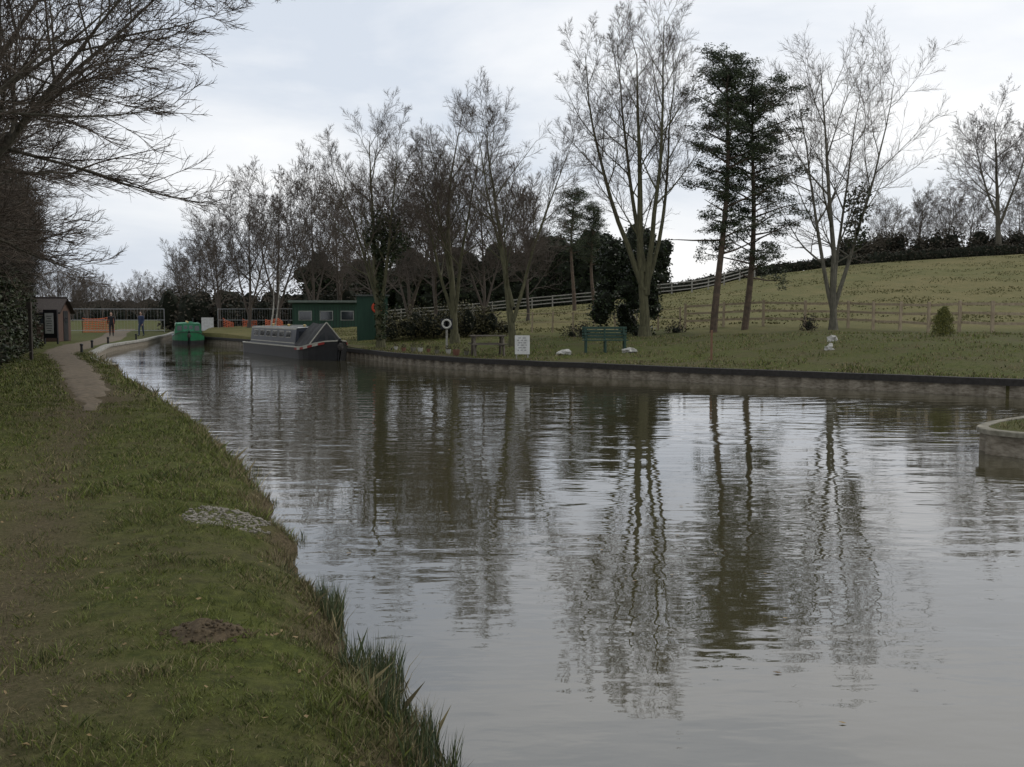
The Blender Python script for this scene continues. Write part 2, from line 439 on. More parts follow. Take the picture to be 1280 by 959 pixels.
# ------------------------------------------------------------------ trees
bark=mat('bark',(.115,.102,.078),(.048,.044,.032),7,.9,.02,stretch=(3,3,.6))
bark_g=mat('mossy_bark',(.110,.104,.056),(.046,.044,.025),5,.9,.02,stretch=(3,3,.6))
bark_s=mat('silver_bark',(.135,.125,.095),(.058,.054,.040),6,.85,.01,stretch=(2,2,.7))
twig=mat('twig',(.098,.076,.057),(.050,.039,.030),2,.9)
twig_s=mat('pale_twig',(.130,.108,.082),(.070,.058,.045),2,.9)
twig_d=mat('distant_haze_twig',(.115,.094,.078),(.064,.053,.044),.3,.9)  # far trees: distance haze put into the colour, lighter than the near twigs
pinebark=mat('pine_bark',(.12,.085,.060),(.05,.04,.03),6,.9,.02)
def branch(mb,rg,p,d,L,r,lv,cfg,ms):
    if lv>=cfg['max']:
        cfg['tw'].append((p.x,p.y,p.z,d.x,d.y,d.z,L,r)); return
    n=cfg['seg'][lv];step=L/n;pts=[p.copy()];rad=[r];dirs=[d.copy()];end=cfg['end'][lv]
    j=cfg['jit'][lv];up=cfg['up'][lv]
    for i in range(n):
        d=(d+Vector((rg.gauss(0,j),rg.gauss(0,j),rg.gauss(0,j)+up))).normalized()
        p=p+d*step;pts.append(p);dirs.append(d);rad.append(max(cfg['rmin'],r*(1-(1-end)*((i+1)/n)**.8)))
    mb.tube(pts,rad,cfg['sides'][lv],ms[0] if lv<cfg.get('barklv',2) else ms[1])
    nc=cfg['n'][lv];s=cfg['start'][lv];ang0=rg.random()*6.28
    nc=max(2,int(nc*(rg.uniform(.8,1.2))))
    for k in range(nc):
        t=s+(1-s)*(k+rg.random()*.9)/nc;f=t*n;i=min(n-1,int(f));q=pts[i].lerp(pts[i+1],f-i);dd=dirs[i+1]
        a=R(rg.gauss(cfg['ang'][lv],8))*(1.15-.35*t);az=ang0+k*2.4+rg.uniform(-.4,.4)
        h=Vector((0,0,1)) if abs(dd.z)<.9 else Vector((1,0,0));u=dd.cross(h).normalized();w=dd.cross(u)
        cd=(dd*math.cos(a)+(u*math.cos(az)+w*math.sin(az))*math.sin(a)).normalized()
        if lv>=1 and cd.z<-.25: cd.z*=.3;cd.normalize()
        cl=L*cfg['rat'][lv]*(1-cfg['fall'][lv]*(t-s)/(1-s+1e-6))*rg.uniform(.7,1.25)
        if cl<.12: cl=.12
        rr=min(rad[i]*.62,max(cfg['rmin'],cl*cfg['thick']))
        branch(mb,rg,q,cd,cl,rr,lv+1,cfg,ms)
def flush(mb,cfg,m,seed):
    A=np.array(cfg['tw']);r_=np.random.default_rng(seed);n=len(A)
    p=A[:,:3];d=A[:,3:6];L=A[:,6:7];r=np.minimum(A[:,7:8],cfg['rmin'])
    u=np.cross(d,r_.normal(size=(n,3)));u/=np.linalg.norm(u,axis=1)[:,None]+1e-9;w=np.cross(d,u)
    b=r_.normal(size=(n,3))*.10+np.array([0,0,cfg['up'][4]])
    P=[p,p+d*L*.5+b*L*.35,p+d*L+b*L];rr=[r,r*.85,r*.55];V=[]
    for q,s in zip(P,rr):
        for k in range(3):
            a=k*2.0944;V.append(q+s*(u*math.cos(a)+w*math.sin(a)))
    V=np.stack(V,1).reshape(-1,3)
    f=[]
    for j in range(2):
        for i in range(3): f.append((j*3+i,j*3+(i+1)%3,(j+1)*3+(i+1)%3,(j+1)*3+i))
    F=(np.arange(n)[:,None,None]*9+np.array(f)[None]).reshape(-1,4)
    mb.raw(V,F,m)
BASE=dict(seg=[10,7,5,3,3],end=[.08,.12,.25,.5,.6],jit=[.04,.07,.10,.12,.2],up=[.03,.06,.05,.04,.10],rmin=.0050,sides=[9,6,4,3,3],max=4,
          n=[15,9,8,8],start=[.25,.15,.12,.1],ang=[40,38,38,38],rat=[.46,.50,.50,.55],fall=[.50,.5,.45,.3],thick=.0115)
def tree(x,y,z,seed,stems,ms=(None,None),**kw):
    cfg=dict(BASE);cfg.update(kw);cfg['tw']=[];rg=random.Random(seed);mb=MB();ms=(ms[0] or bark,ms[1] or twig)
    for (dx,dy,dz,L,r,ox,oy,oz) in stems:
        branch(mb,rg,Vector((x+ox,y+oy,z-.15+oz)),Vector((dx,dy,dz)).normalized(),L,r,0,cfg,ms)
    flush(mb,cfg,ms[1],seed)
    s=stems[0];mb.tube([Vector((x,y,z-.2)),Vector((x,y,z+.05)),Vector((x+s[0]*.3,y+s[1]*.3,z+.45))],[s[4]*1.7,s[4]*1.3,s[4]*.99],9,ms[0])
    return mb
ivl=mat('ivy_leaf',(.040,.052,.018),(.012,.020,.007),2,.55,island=True)
def ivy(mb,pts,n=260,leaf=.11,seed=1):
    rr=np.random.default_rng(seed);leaves(mb,[p[:3] for p in pts],[p[3] for p in pts],n,leaf,ivl,rr,shell=.3,aspect=.8)
G=(bark_g,twig)
ROW=dict(n=[12,9,8,8],rat=[.42,.47,.50,.55],start=[.24,.15,.12,.1],ang=[42,38,38,38])
t=tree(-5.9,46,hF(-5.9,46),11,[(0.0,0,1,9.5,.19,0,0,0),(-.24,.1,1,7.4,.10,0,0,1.6),(.22,-.1,1,7.6,.10,0,0,1.9)],G,**ROW)
ivy(t,[(-5.9,46,1+i*.45,.26) for i in range(9)]+[(-5.6+.35*math.sin(i*2.1),46+.3*math.cos(i*1.7),4.5+i*.22,.5) for i in range(9)]+[(-4.9,45.8,5.2,.5),(-6.3,46,5.5,.45)],n=230);t.obj('ivy_covered_tree')
t=tree(-2.6,46.5,hF(-2.6,46.5),12,[(0.03,0,1,10.0,.20,0,0,0),(-.26,.1,1,7.8,.10,0,0,1.2),(.24,-.1,1,8.0,.10,0,0,1.5),(-.1,.3,1,7.6,.09,0,0,2)],G,**ROW);t.obj('bare_tree')
t=tree(.05,42.5,hF(.05,42.5),13,[(-0.06,0,1,9.6,.17,0,0,0),(.24,.1,1,8.0,.09,0,0,1.2),(-.26,.1,1,7.8,.09,0,0,1.8)],G,**ROW);t.obj('bare_tree')
t=tree(5.9,45.5,hF(5.9,45.5),14,[(-.06,0,1,12.4,.25,0,0,0),(-.34,.1,1,10.8,.15,-.05,0,2.2),(.10,-.1,1,11.8,.15,.05,0,2.0),(.26,.1,1,10.2,.12,.06,0,2.4),(-.18,.2,1,10.6,.13,0,0,3.0)],G,n=[13,9,8,8],rat=[.31,.47,.50,.55],ang=[38,38,38,38],start=[.30,.15,.12,.1]);t.obj('willow_tree')
t=tree(14.1,45,hF(14.1,45),15,[(-.02,0,1,11.4,.17,0,0,0),(-.30,.1,1,10.6,.11,0,0,.8),(.30,0,1,10.2,.11,0,0,1.0),(.1,.2,1,10,.09,0,0,1.6)],(bark_s,twig_s),n=[11,9,7,7],rat=[.43,.48,.48,.55],start=[.20,.15,.12,.1],ang=[50,38,38,38])
ivy(t,[(15.0+.25*math.sin(i*2),45,5.2+i*.3,.42) for i in range(8)],n=160);t.obj('silver_bare_tree')
needle=mat('pine_needles',(.055,.072,.030),(.014,.022,.011),1.5,.6,island=True)
def pine(name,x,y,z,H,lean,seed,c0,W,bias=0,r=.16,dens=4.4,n=80):
    rg=random.Random(seed);mb=MB();pts=[];rad=[]
    for i in range(15):
        t=i/14;pts.append(Vector((x+lean*t+.18*math.sin(t*5+seed),y+.1*math.sin(t*4),z-.2+H*t)));rad.append(r*(1-.85*t)+.015)
    mb.tube(pts,rad,9,pinebark)
    C=[];S=[]
    nb=int(H*dens)
    for k in range(nb):
        t=c0+(1-c0)*(k+rg.random())/nb;f=t*14;i=min(13,int(f));q=pts[i].lerp(pts[i+1],f-i)
        a=k*2.4+rg.uniform(-.5,.5);tt=(t-c0)/(1-c0);w=W*(math.sin(math.pi*min(1,(.30+.66*tt)))**.6*.9+.12)*rg.uniform(.4,1.3)
        if tt<.4: w*=rg.choice((.4,.8,1.2))
        d=Vector((math.cos(a)+bias*.5,math.sin(a),.15+.5*tt)).normalized();bp=[q];p=q
        for s in range(4):
            d=(d+Vector((rg.gauss(0,.15),rg.gauss(0,.15),rg.gauss(.02,.1)))).normalized();p=p+d*w/4;bp.append(p)
            if s>0 and not(tt<.4 and rg.random()<.42):
                for _ in range(3):
                    o=Vector((rg.gauss(0,.28),rg.gauss(0,.28),rg.gauss(.08,.18)));C.append(tuple(p+o));S.append((rg.uniform(.26,.50),)*2+(rg.uniform(.13,.27),))
                    if s>1: mb.tube([p,p+o],[.012,.008],3,bark)
        mb.tube(bp,[.05*(1-.2*s)*(r/.16) for s in range(5)],4,pinebark)
    leaves(mb,C,S,n,.14,needle,np.random.default_rng(seed),shell=.15,aspect=.24,droop=.25)
    return mb.obj(name)
pine('pine_tree',9.2,46,hF(9.2,46),12.0,.35,5,.30,1.95,bias=.35)
pine('pine_tree',10.7,47,hF(10.7,47),11.0,.35,6,.22,2.8,bias=.3,r=.15,dens=5)
pine('pine_tree',5.0,85,hF(5,85),9.8,.1,8,.5,1.7,n=50);pine('pine_tree',7.0,87,hF(7,87),8.6,-.3,9,.45,1.6,n=50)
ever=mat('evergreen_leaf',(.030,.044,.016),(.008,.014,.006),1.5,.5,island=True)
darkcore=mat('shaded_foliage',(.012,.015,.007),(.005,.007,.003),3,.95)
def bush(name,spots,n,leaf,m,seed,core=.7):
    mb=MB();rr=np.random.default_rng(seed)
    if core:
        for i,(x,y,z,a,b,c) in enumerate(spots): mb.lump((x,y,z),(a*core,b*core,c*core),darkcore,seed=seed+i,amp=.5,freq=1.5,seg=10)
    leaves(mb,[s[:3] for s in spots],[s[3:] for s in spots],n,leaf,m,rr,shell=.6,aspect=.55)
    return mb.obj(name)
rg=random.Random(3);sp=[]
for i in range(30):
    h=rg.uniform(.2,4.3);w=1.5*(1-(h/5.6)**2)+.15;a=rg.random()*6.28
    sp.append((5.5+w*math.cos(a)*.8-.2,48+w*math.sin(a)*.75,.8+h,.6,.6,.6))
bush('holly_tree',sp,330,.14,ever,4)
sp=[]
for i in range(56):
    x=-24+42*i/55;y=121+rg.uniform(-1.5,1.5);top=7.0+1.0*math.sin(i*.9)+rg.uniform(-.5,.7)+ (0.6 if x>2 else 0);g0=hF(x,y)
    for k in range(4): sp.append((x+rg.uniform(-.6,.6),y-.3*k*.3,g0+top*(k+.35)/4,rg.uniform(1.0,1.5),1.3,top/5.5))
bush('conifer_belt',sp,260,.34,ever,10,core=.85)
hedgem=mat('hedge_twigs',(.060,.050,.034),(.020,.018,.012),2,.8,island=True)
sp=[]
for i in range(90):
    x=16+64*i/89;y=108.5;sp.append((x,y,hF(x,y)+.45,.75,.6,.72+.22*rg.random()))
bush('hill_hedge',sp,180,.22,hedgem,12,core=.8)
sp=[]
for i in range(34):
    x=35+24*rg.random();y=111+3*rg.random();h=rg.uniform(.9,1.9);sp.append((x,y,hF(x,y)+h,rg.uniform(.7,1.5),1.1,h))
bush('hillside_bushes',sp,560,.28,hedgem,13,core=.6)
t=tree(51.5,109,hF(51.5,109),21,[(-.05,0,1,14.3,.36,0,0,0),(.4,0,1,10,.18,0,0,3.5),(-.4,.1,1,10,.18,0,0,3.5)],(bark,twig_d),rmin=.012,n=[13,9,8,7],start=[.28,.15,.15,.1],ang=[52,42,40,40],rat=[.46,.48,.48,.55]);t.obj('oak_tree')
protos=[]
for s in range(4):
    m_=tree(0,0,0,40+s,[(0,0,1,10.6,.15,0,0,0),(.32,.1,1,8.4,.10,0,0,1.2),(-.32,-.1,1,8.4,.10,0,0,1.4)],(twig_d,twig_d),rmin=.010,n=[13,9,8,6],rat=[.48,.47,.5,.55],start=[.18,.15,.12,.1],ang=[44,38,38,38])
    me=m_.obj('tmp');d=me.data;bpy.data.objects.remove(me);protos.append(d)
def grove(name,items,seed=0):
    e=bpy.data.objects.new(name,None);scene.collection.objects.link(e);r=random.Random(seed)
    for i,(x,y,z,h) in enumerate(items):
        o=bpy.data.objects.new('tree_%d'%i,protos[r.randrange(4)]);scene.collection.objects.link(o);o.parent=e
        o.location=(x,y,z);s=h/11.;w=s*r.uniform(.9,1.15);o.scale=(w,w,s);o.rotation_euler=(0,0,r.random()*6.28)
    return e
def P(px,d): return (px-640)/1280*d
it=[]
for px,d,h in ((275,90,10.0),(312,84,11.6),(350,88,12.6),(392,82,12.2),(425,92,12),(232,112,8.5),(250,108,9),(470,78,10.5),(512,62,9.2),(545,70,10.6),(605,66,9.6),(660,72,9.6)):
    x=P(px,d);it.append((x,d,hF(x,d)-.1,h))
grove('bare_tree_grove',it,1)
it=[]
for px,d,h in [(100+i*14+rg.uniform(-5,5),170+rg.uniform(-20,25),rg.uniform(5,8)) for i in range(10)]+[(60+i*16,150+rg.uniform(-10,10),rg.uniform(6,9)) for i in range(4)]:
    x=P(px,d);it.append((x,d,.7,h))
grove('distant_trees',it,2)
it=[]
for px,d,h in ((1145,135,9.5),(1180,130,9.5),(1205,140,10.5),(1290,125,11),(1268,140,10),(1105,140,9)):
    x=P(px,d);it.append((x,d,hF(x,d),h))
grove('hilltop_trees',it,3)
t=tree(P(338,70),70,.6,55,[(0,0,1,6.5,.08,0,0,0),(.12,0,1,6.0,.07,.25,0,0)],(mat('birch_bark',(.42,.40,.36),(.16,.15,.13),3,.8),twig_d),rmin=.008,n=[8,7,6,5],rat=[.35,.5,.5,.5],barklv=1);t.obj('birch_tree')
sp=[]
for i in range(60):
    px=200+rg.random()*270;d=rg.uniform(94,104);x=P(px,d);h=rg.uniform(1.2,2.6);sp.append((x,d,.6+h*.7,1.4,1.2,h))
bush('undergrowth',sp,330,.28,hedgem,15,core=.7)
sp=[]
for i in range(120):
    px=-60+i*6.2;d=200+rg.uniform(-15,25);x=P(px,d);h=rg.uniform(1.4,3.2);sp.append((x,d,.6+h*.6,3,2,h))
bush('distant_woodland',sp,180,.6,hedgem,16,core=.8)
shr=mat('shrub_leaf',(.085,.075,.030),(.028,.028,.012),2,.7,island=True)
sp=[]
for i in range(40):
    x=-6+6.2*rg.random();y=50+3.5*rg.random();h=rg.uniform(.4,1.1);sp.append((x,y,hF(x,y)+h*.7,.55,.5,h))
bush('garden_shrubs',sp,300,.11,shr,18,core=.5)
sp=[(3.3,47,1.1,.45,.4,.6),(2.8,48,1.0,.5,.4,.5),(7.6,47.5,1.2,.5,.45,.6),(12.9,44.6,1.5,.4,.4,.5)]
bush('bramble_bush',sp,450,.09,hedgem,19,core=.4)
mb=MB();x,y=14.8,35.2;z=hF(x,y);cl=mat('golden_conifer_leaf',(.15,.15,.035),(.05,.058,.015),4,.7,island=True)
mb.tube([Vector((x,y,z-.1)),Vector((x,y,z+.8))],[.03,.01],6,bark)
leaves(mb,[(x+.05*math.sin(i*3),y,z+.12+i*.085) for i in range(10)],[(.36*(1-(i/10.5)**2)+.03,)*2+(.14,) for i in range(10)],420,.07,cl,rng,shell=.5,aspect=.3,droop=1.2);mb.obj('conifer_shrub')

# ------------------------------------------------------------------ left hedgerow with overhanging trees
HP=[(-9.6,12),(-10.8,17),(-13.7,25),(-17.2,35),(-20.5,43),(-24.8,53),(-29.8,61),(-41,84)]
hp=curve_pts(HP,.6);mb=MB();C=[];S=[];C2=[];S2=[]
for q in hp:
    H=(3.8-1.5*ss((q.y-42)/25))+.7*nz(q.x,q.y,.3)
    for k in range(5):
        w=.62-.05*k
        C.append((q.x-.4+rg.uniform(-.3,.3),q.y+rg.uniform(-.3,.3),.35+H*(k+.3)/5));S.append((w,w,.6))
    kk=6 if 20<q.y<56 else 2
    for k in range(kk):
        C2.append((q.x-.5+rg.uniform(-.9,.8),q.y+rg.uniform(-.3,.3),H+.1+k*.62+.5*nz(q.x,q.y,.5,4)));S2.append((1.0,.8,.75))
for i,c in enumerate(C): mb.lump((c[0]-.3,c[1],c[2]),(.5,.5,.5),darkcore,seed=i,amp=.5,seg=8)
leaves(mb,C,S,120,.12,ivl,np.random.default_rng(33),shell=.4,aspect=.8);leaves(mb,C,[(a*1.2,b*1.2,c*1.3) for a,b,c in S],60,.26,hedgem,np.random.default_rng(34),aspect=.09)
leaves(mb,C2,S2,170,.5,mat('thicket_twig',(.075,.064,.050),(.034,.030,.024),2,.9),np.random.default_rng(35),shell=.1,aspect=.04,droop=.6)
mb.obj('ivy_hedge')
LT=dict(n=[13,10,8,7],rat=[.5,.48,.48,.55],start=[.2,.15,.12,.1],ang=[55,40,38,38],up=[.02,.02,.01,.0,.02],thick=.013)
t=tree(-10.6,16.3,.5,61,[(.10,0,1,8.8,.17,0,0,0),(.75,.1,.72,7.6,.11,0,0,1.8),(.55,.3,1,7.5,.10,0,0,2.2),(.86,-.1,.5,7.2,.10,0,0,2.2),(.4,-.3,1,7,.1,0,0,1.6)],(bark,twig),**LT);t.obj('overhanging_tree')
t=tree(-9.9,13.0,.5,66,[(.1,0,1,8.2,.15,0,0,0),(.6,.5,.75,6.6,.10,0,0,2.0),(.3,.6,1,7.0,.1,0,0,2.0)],(bark,twig),**LT);t.obj('overhanging_tree')
t=tree(-13.6,22.5,.5,62,[(.05,0,1,8.2,.17,0,0,0),(.6,.1,.8,6.3,.10,0,0,1.8),(.3,.5,1,6.5,.1,0,0,2)],(bark,twig),**LT);t.obj('overhanging_tree')
t=tree(-17.2,31,.5,63,[(.05,0,1,8.0,.17,0,0,0),(.5,.1,.8,6.0,.10,0,0,1.5),(.1,-.4,1,6,.1,0,0,1.5)],(bark,twig),**LT);t.obj('overhanging_tree')
for i,(x,y,h) in enumerate(((-21.3,39.5,7.0),(-25.4,48,6.8),(-32,61,6.2),(-15.5,27,7.2))):
    t=tree(x,y,.5,70+i,[(.05,0,1,h,.15,0,0,0),(.5,-.2,.9,h*.7,.1,0,0,1.2),(-.2,.3,1,h*.7,.1,0,0,1.2)],(bark,twig),**LT);t.obj('hedgerow_tree')
print('trees',time.time()-T0)

# ------------------------------------------------------------------ fences
wood=mat('weathered_wood',(.38,.31,.215),(.22,.175,.12),10,.85,.004,stretch=(1,1,.3))
wood_g=mat('grey_wood',(.30,.29,.26),(.18,.17,.145),8,.85)
def fence(name,ctrl,hf,H,sp,rails,m,pw=.09,railh=.08):
    mb=MB();pts=[Vector((a,b,0)) for a,b in ctrl];d=[];rg=random.Random(5)
    for i in range(len(pts)-1):
        n=max(1,round((pts[i+1]-pts[i]).length/sp))
        for k in range(n): d.append(pts[i].lerp(pts[i+1],k/n))
    d.append(pts[-1])
    for p in d:
        z=hf(p.x,p.y);M=Matrix.Translation((p.x,p.y,z))@Matrix.Rotation(rg.gauss(0,.015),4,'X')@Matrix.Rotation(rg.gauss(0,.015),4,'Y')
        mb.box((0,0,H/2-.15),(pw,pw,H+.3+rg.uniform(-.03,.03)),m,M)
    for a,b in zip(d[:-1],d[1:]):
        za,zb=hf(a.x,a.y),hf(b.x,b.y);dr=(b-a).normalized();nn=Vector((dr.y,-dr.x,0))*(pw/2+.02)
        for r in rails:
            A=Vector((a.x,a.y,za+r+rg.gauss(0,.012)))+nn-dr*.05;B=Vector((b.x,b.y,zb+r+rg.gauss(0,.012)))+nn+dr*.0
            w=Vector((0,0,railh/2));t=nn.normalized()*.017
            q=[A-w-t,A+w-t,A+w+t,A-w+t];s=[B-w-t,B+w-t,B+w+t,B-w+t]
            mb.grid([q,s],m,close=True);mb.poly(q,m);mb.poly(s,m)
    return mb.obj(name)
fence('wooden_fence',[(30,30.5),(24,33.5),(18.5,39.5),(15.4,47),(8.6,51)],hF,1.25,1.8,(.38,.75,1.12),wood,pw=.11,railh=.10)
fence('stake_fence',[(8.4,51.2),(0,54),(-4,55.5)],hF,1.1,1.1,(1.0,.55),wood,pw=.08,railh=.03)
fence('field_fence',[(-14,112),(-4.2,110),(8.4,104.5),(17.5,100),(25,106)],hF,1.2,2.2,(.4,.75,1.1),wood_g,pw=.12,railh=.10)
mb=MB();mb.box((6.35,32.6,.95),(.06,.06,1.1),mat('red_brown_post',(.20,.11,.07),None,9));mb.obj('marker_post')

# ------------------------------------------------------------------ narrowboats
black=mat('black_hull_paint',(.022,.022,.024),(.012,.012,.013),4,.45,spec=.5)
glass=mat('window_glass',(.03,.035,.04),(.02,.022,.026),2,.08,spec=.8)
white=mat('white_paint',(.62,.62,.60),(.45,.45,.42),5,.5)
cream=mat('cream_trim',(.42,.40,.34),(.30,.29,.24),5,.5)
red=mat('red_paint',(.28,.03,.022),(.20,.025,.02),5,.5)
brass=mat('brass',(.55,.42,.18),(.4,.3,.12),5,.35,metal=1)
rubber=mat('rope_fender',(.05,.045,.04),(.025,.022,.02),20,.9)
def narrowboat(name,loc,head,L,cabin,roofm,canvas=None,trim=None):
    mb=MB();M=Matrix.Translation(loc)@Matrix.Rotation(math.atan2(head[1],head[0]),4,'Z')
    st=[];N=28
    for i in range(N+1):
        x=L*i/N;t=(x-(L-2.6))/2.6;b=1.03
        if t>0: b=1.03*max(.03,(1-t**2.1))**.75
        s=(.9-x)/.9
        if s>0: b=1.03*math.sqrt(max(.05,1-s*s*.75))
        zd=.55+ (.34*ss(t)**1.2 if t>0 else 0)
        rk=.35*max(0,t)**2
        st.append((x,b,zd,rk))
    rows=[[],[],[],[],[],[],[]]
    for x,b,zd,rk in st:
        prof=[(b*.86,-.35,0),(b*.98,.0,.3),(b,.28,.6),(b,zd-.07,1),(b+.025,zd-.05,1),(b+.025,zd,1),(b-.07,zd+.005,1)]
        for k,(y,z,f) in enumerate(prof): rows[k].append((x+rk*f,y,z))
    for sgn in (1,-1):
        mb.grid([[M@Vector((p[0],p[1]*sgn,p[2])) for p in r] for r in rows[:3]],black)
        mb.grid([[M@Vector((p[0],p[1]*sgn,p[2])) for p in r] for r in rows[2:5]],trim or black)
        mb.grid([[M@Vector((p[0],p[1]*sgn,p[2])) for p in r] for r in rows[4:]],black if trim else cream)
    mb.grid([[M@Vector((x+rk,(b-.07)*s,zd-.02)) for x,b,zd,rk in st] for s in (-1,1)],trim or black)
    x_,b_s,zd_,rk_=st[0]
    mb.poly([(0,-b_s*.86,-.35),(0,-b_s,zd_),(0,b_s,zd_),(0,b_s*.86,-.35)],black,M)
    mb.tube([M@Vector((L-.02,0,-.2)),M@Vector((L+.18,0,.4)),M@Vector((L+.38,0,.96))],[.05,.05,.045],6,black,cap=True)
    mb.lump((L+.42,0,.6),(.11,.13,.17),rubber,seed=3,M=M)
    x0,x1=1.9,L-3.3 if canvas else L-2.4
    yb,yt,zb,zt=.90,.80,.55,1.36
    camb=[(-yb,zb),(-yt,zt),(-yt*.5,zt+.03),(0,zt+.04),(yt*.5,zt+.03),(yt,zt),(yb,zb)]
    for k in range(6):
        a,b=camb[k],camb[k+1];m_=cabin if k in(0,5) else roofm
        mb.poly([(x0,*a),(x1,*a),(x1,*b),(x0,*b)],m_,M)
    for X in (x0,x1): mb.poly([(X,*c) for c in camb],cabin,M)
    def side(x,w,z0,z1,s,off):
        f=lambda z:(yb+(yt-yb)*(z-zb)/(zt-zb)+off)*s
        return [(x,f(z0),z0),(x+w,f(z0),z0),(x+w,f(z1),z1),(x,f(z1),z1)]
    nwin=6
    for s in (1,-1):
        mb.poly(side(x0+.1,x1-x0-.2,.66,.70,s,.004),cream,M)
        mb.poly(side(x0+.02,x1-x0-.04,zt-.06,zt-.005,s,.005),cream,M)
        for k in range(nwin):
            X=x0+.6+k*(x1-x0-1.0)/nwin
            mb.poly(side(X-.03,.79,.91,1.22,s,.006),brass if not canvas else cream,M)
            mb.poly(side(X,.73,.94,1.19,s,.012),glass,M)
        mb.tube([M@Vector((x0+.1,(yt-.06)*s,zt+.04)),M@Vector((x1-.1,(yt-.06)*s,zt+.04))],[.018,.018],6,cabin)
        mb.poly([(x1+.003,.02*s,.62),(x1+.003,.34*s,.62),(x1+.003,.34*s,1.31),(x1+.003,.02*s,1.31)],roofm if trim else cabin,M)
        mb.poly([(x1+.008,.07*s,1.0),(x1+.008,.28*s,1.0),(x1+.008,.28*s,1.24),(x1+.008,.07*s,1.24)],glass,M)
        mb.poly([(x1+.004,.42*s,.9),(x1+.004,.72*s,.9),(x1+.004,.70*s,1.22),(x1+.004,.42*s,1.22)],glass,M)
    for X in (x0+1.2,(x0+x1)/2,x1-1.4):
        mb.tube([M@Vector((X,0,zt+.04)),M@Vector((X,0,zt+.12)),M@Vector((X,0,zt+.13)),M@Vector((X,0,zt+.16))],[.05,.05,.09,.03],10,brass,cap=True)
    mb.tube([M@Vector((x0+2.4,.45,zt)),M@Vector((x0+2.4,.45,zt+.36)),M@Vector((x0+2.4,.45,zt+.38))],[.05,.05,.065],10,black,cap=True)
    mb.box(((x0+x1)/2+1,.2,zt+.08),(1.6,.3,.07),roofm,M)
    mb.tube([M@Vector((.15,0,.5)),M@Vector((.1,0,1.15)),M@Vector((.35,0,1.3)),M@Vector((1.3,0,1.42))],[.03,.03,.022,.018],6,brass)
    if canvas:
        xa,xb=x1+.003,L-1.45
        zpk=1.62
        for s in (1,-1):
            rowsA=[]
            for z_,y0,y1 in ((.60,.93,.82),(1.62-.34,.40,.29),(zpk,.02,.02)):
                r=[]
                for k in range(13):
                    t=k/12;r.append(M@Vector((xa+(xb-xa)*t,(y0+(y1-y0)*t-.03*math.sin(t*3.14*3)**2)*s,z_-.05*math.sin(t*3.14))))
                rowsA.append(r)
            mb.grid(rowsA,canvas)
            mb.tube([M@Vector((xb+.01,.84*s,.62)),M@Vector((xb+.01,.30*s,1.29)),M@Vector((xb+.01,0,zpk+.02))],[.028]*3,5,cream)
        mb.poly([(xb,-.82,.60),(xb,-.29,1.28),(xb,0,zpk),(xb,.29,1.28),(xb,.82,.60)],black,M)
        for s in (1,-1):
            mb.poly([(xb+.012,.06*s,.75),(xb+.012,.50*s,.75),(xb+.012,.26*s,1.08),(xb+.012,.06*s,1.2)],glass,M)
            for k in range(7):
                t0,t1=k/7,(k+1)/7
                a=st[-7];b_=st[-2]
                q=lambda t,z:(a[0]+a[3]+(b_[0]+b_[3]-a[0]-a[3])*t,(np.interp(t,[0,.2,.4,.6,.8,1],[st[-7+i][1] for i in range(6)])+.04)*s,np.interp(t,[0,.2,.4,.6,.8,1],[st[-7+i][2] for i in range(6)])+z)
                mb.poly([q(t0,-.15),q(t1,-.15),q(t1,-.05),q(t0,-.05)],cream if k%2 else red,M)
    return mb.obj(name)
navy=mat('navy_cabin_paint',(.035,.040,.052),(.024,.028,.036),3,.4)
grey_roof=mat('grey_roof_paint',(.34,.34,.32),(.22,.22,.21),3,.7)
canv=mat('dark_canvas',(.060,.060,.060),(.03,.03,.03),4,.9,.01)
green=mat('green_paint',(.016,.15,.065),(.012,.11,.048),3,.4,spec=.5)
green_r=mat('green_roof_paint',(.07,.26,.15),(.05,.19,.11),3,.6)
narrowboat('moored_narrowboat',(-13.85,55.9,0),(7.0,-12.9),13.2,navy,grey_roof,canvas=canv)
narrowboat('green_narrowboat',(-25.2,79.2,0),(4.25,-12.7),13.0,green,green_r,trim=green)

# ------------------------------------------------------------------ buildings
brick=mat('brick',(.10,.060,.045),(.055,.038,.030),30,.9,.004)
roof_t=mat('roof_tiles',(.055,.044,.038),(.028,.023,.02),14,.85,.01)
dark=mat('dark_paint',(.02,.02,.022),None,5,.5)
def shed():
    mb=MB();M=Matrix.Translation((-28.1,62.0,.38))@Matrix.Rotation(R(8),4,'Z')
    W,D,H=2.0,2.6,1.85
    mb.box((0,0,H/2),(W,D,H),brick,M)
    for s in (1,-1): mb.poly([(s*W/2,-D/2,H),(s*W/2,D/2,H),(s*W/2,0,H+.65)],brick,M)
    for s in (1,-1):
        a=[(-W/2-.2,s*(D/2+.25),H-.12),(W/2+.2,s*(D/2+.25),H-.12),(W/2+.2,0,H+.75),(-W/2-.2,0,H+.75)]
        mb.poly(a,roof_t,M);mb.poly([(p[0],p[1],p[2]-.09) for p in a],roof_t,M)
        mb.poly([a[0],a[1],(a[1][0],a[1][1],a[1][2]-.09),(a[0][0],a[0][1],a[0][2]-.09)],dark,M)
    mb.tube([M@Vector((-W/2-.2,0,H+.77)),M@Vector((W/2+.2,0,H+.77))],[.06,.06],6,roof_t)
    mb.box((W/2+.012,.2,.92),(.05,.9,1.8),dark,M);mb.box((W/2+.045,.2,1.25),(.02,.45,.3),glass,M)
    mb.box((.1,-D/2-.02,1.3),(.6,.05,.55),wood_g,M);mb.box((.1,-D/2-.05,1.3),(.5,.03,.44),glass,M)
    mb.box((.72,-D/2-.02,1.4),(.26,.02,.34),white,M)
    return mb.obj('brick_hut')
shed()
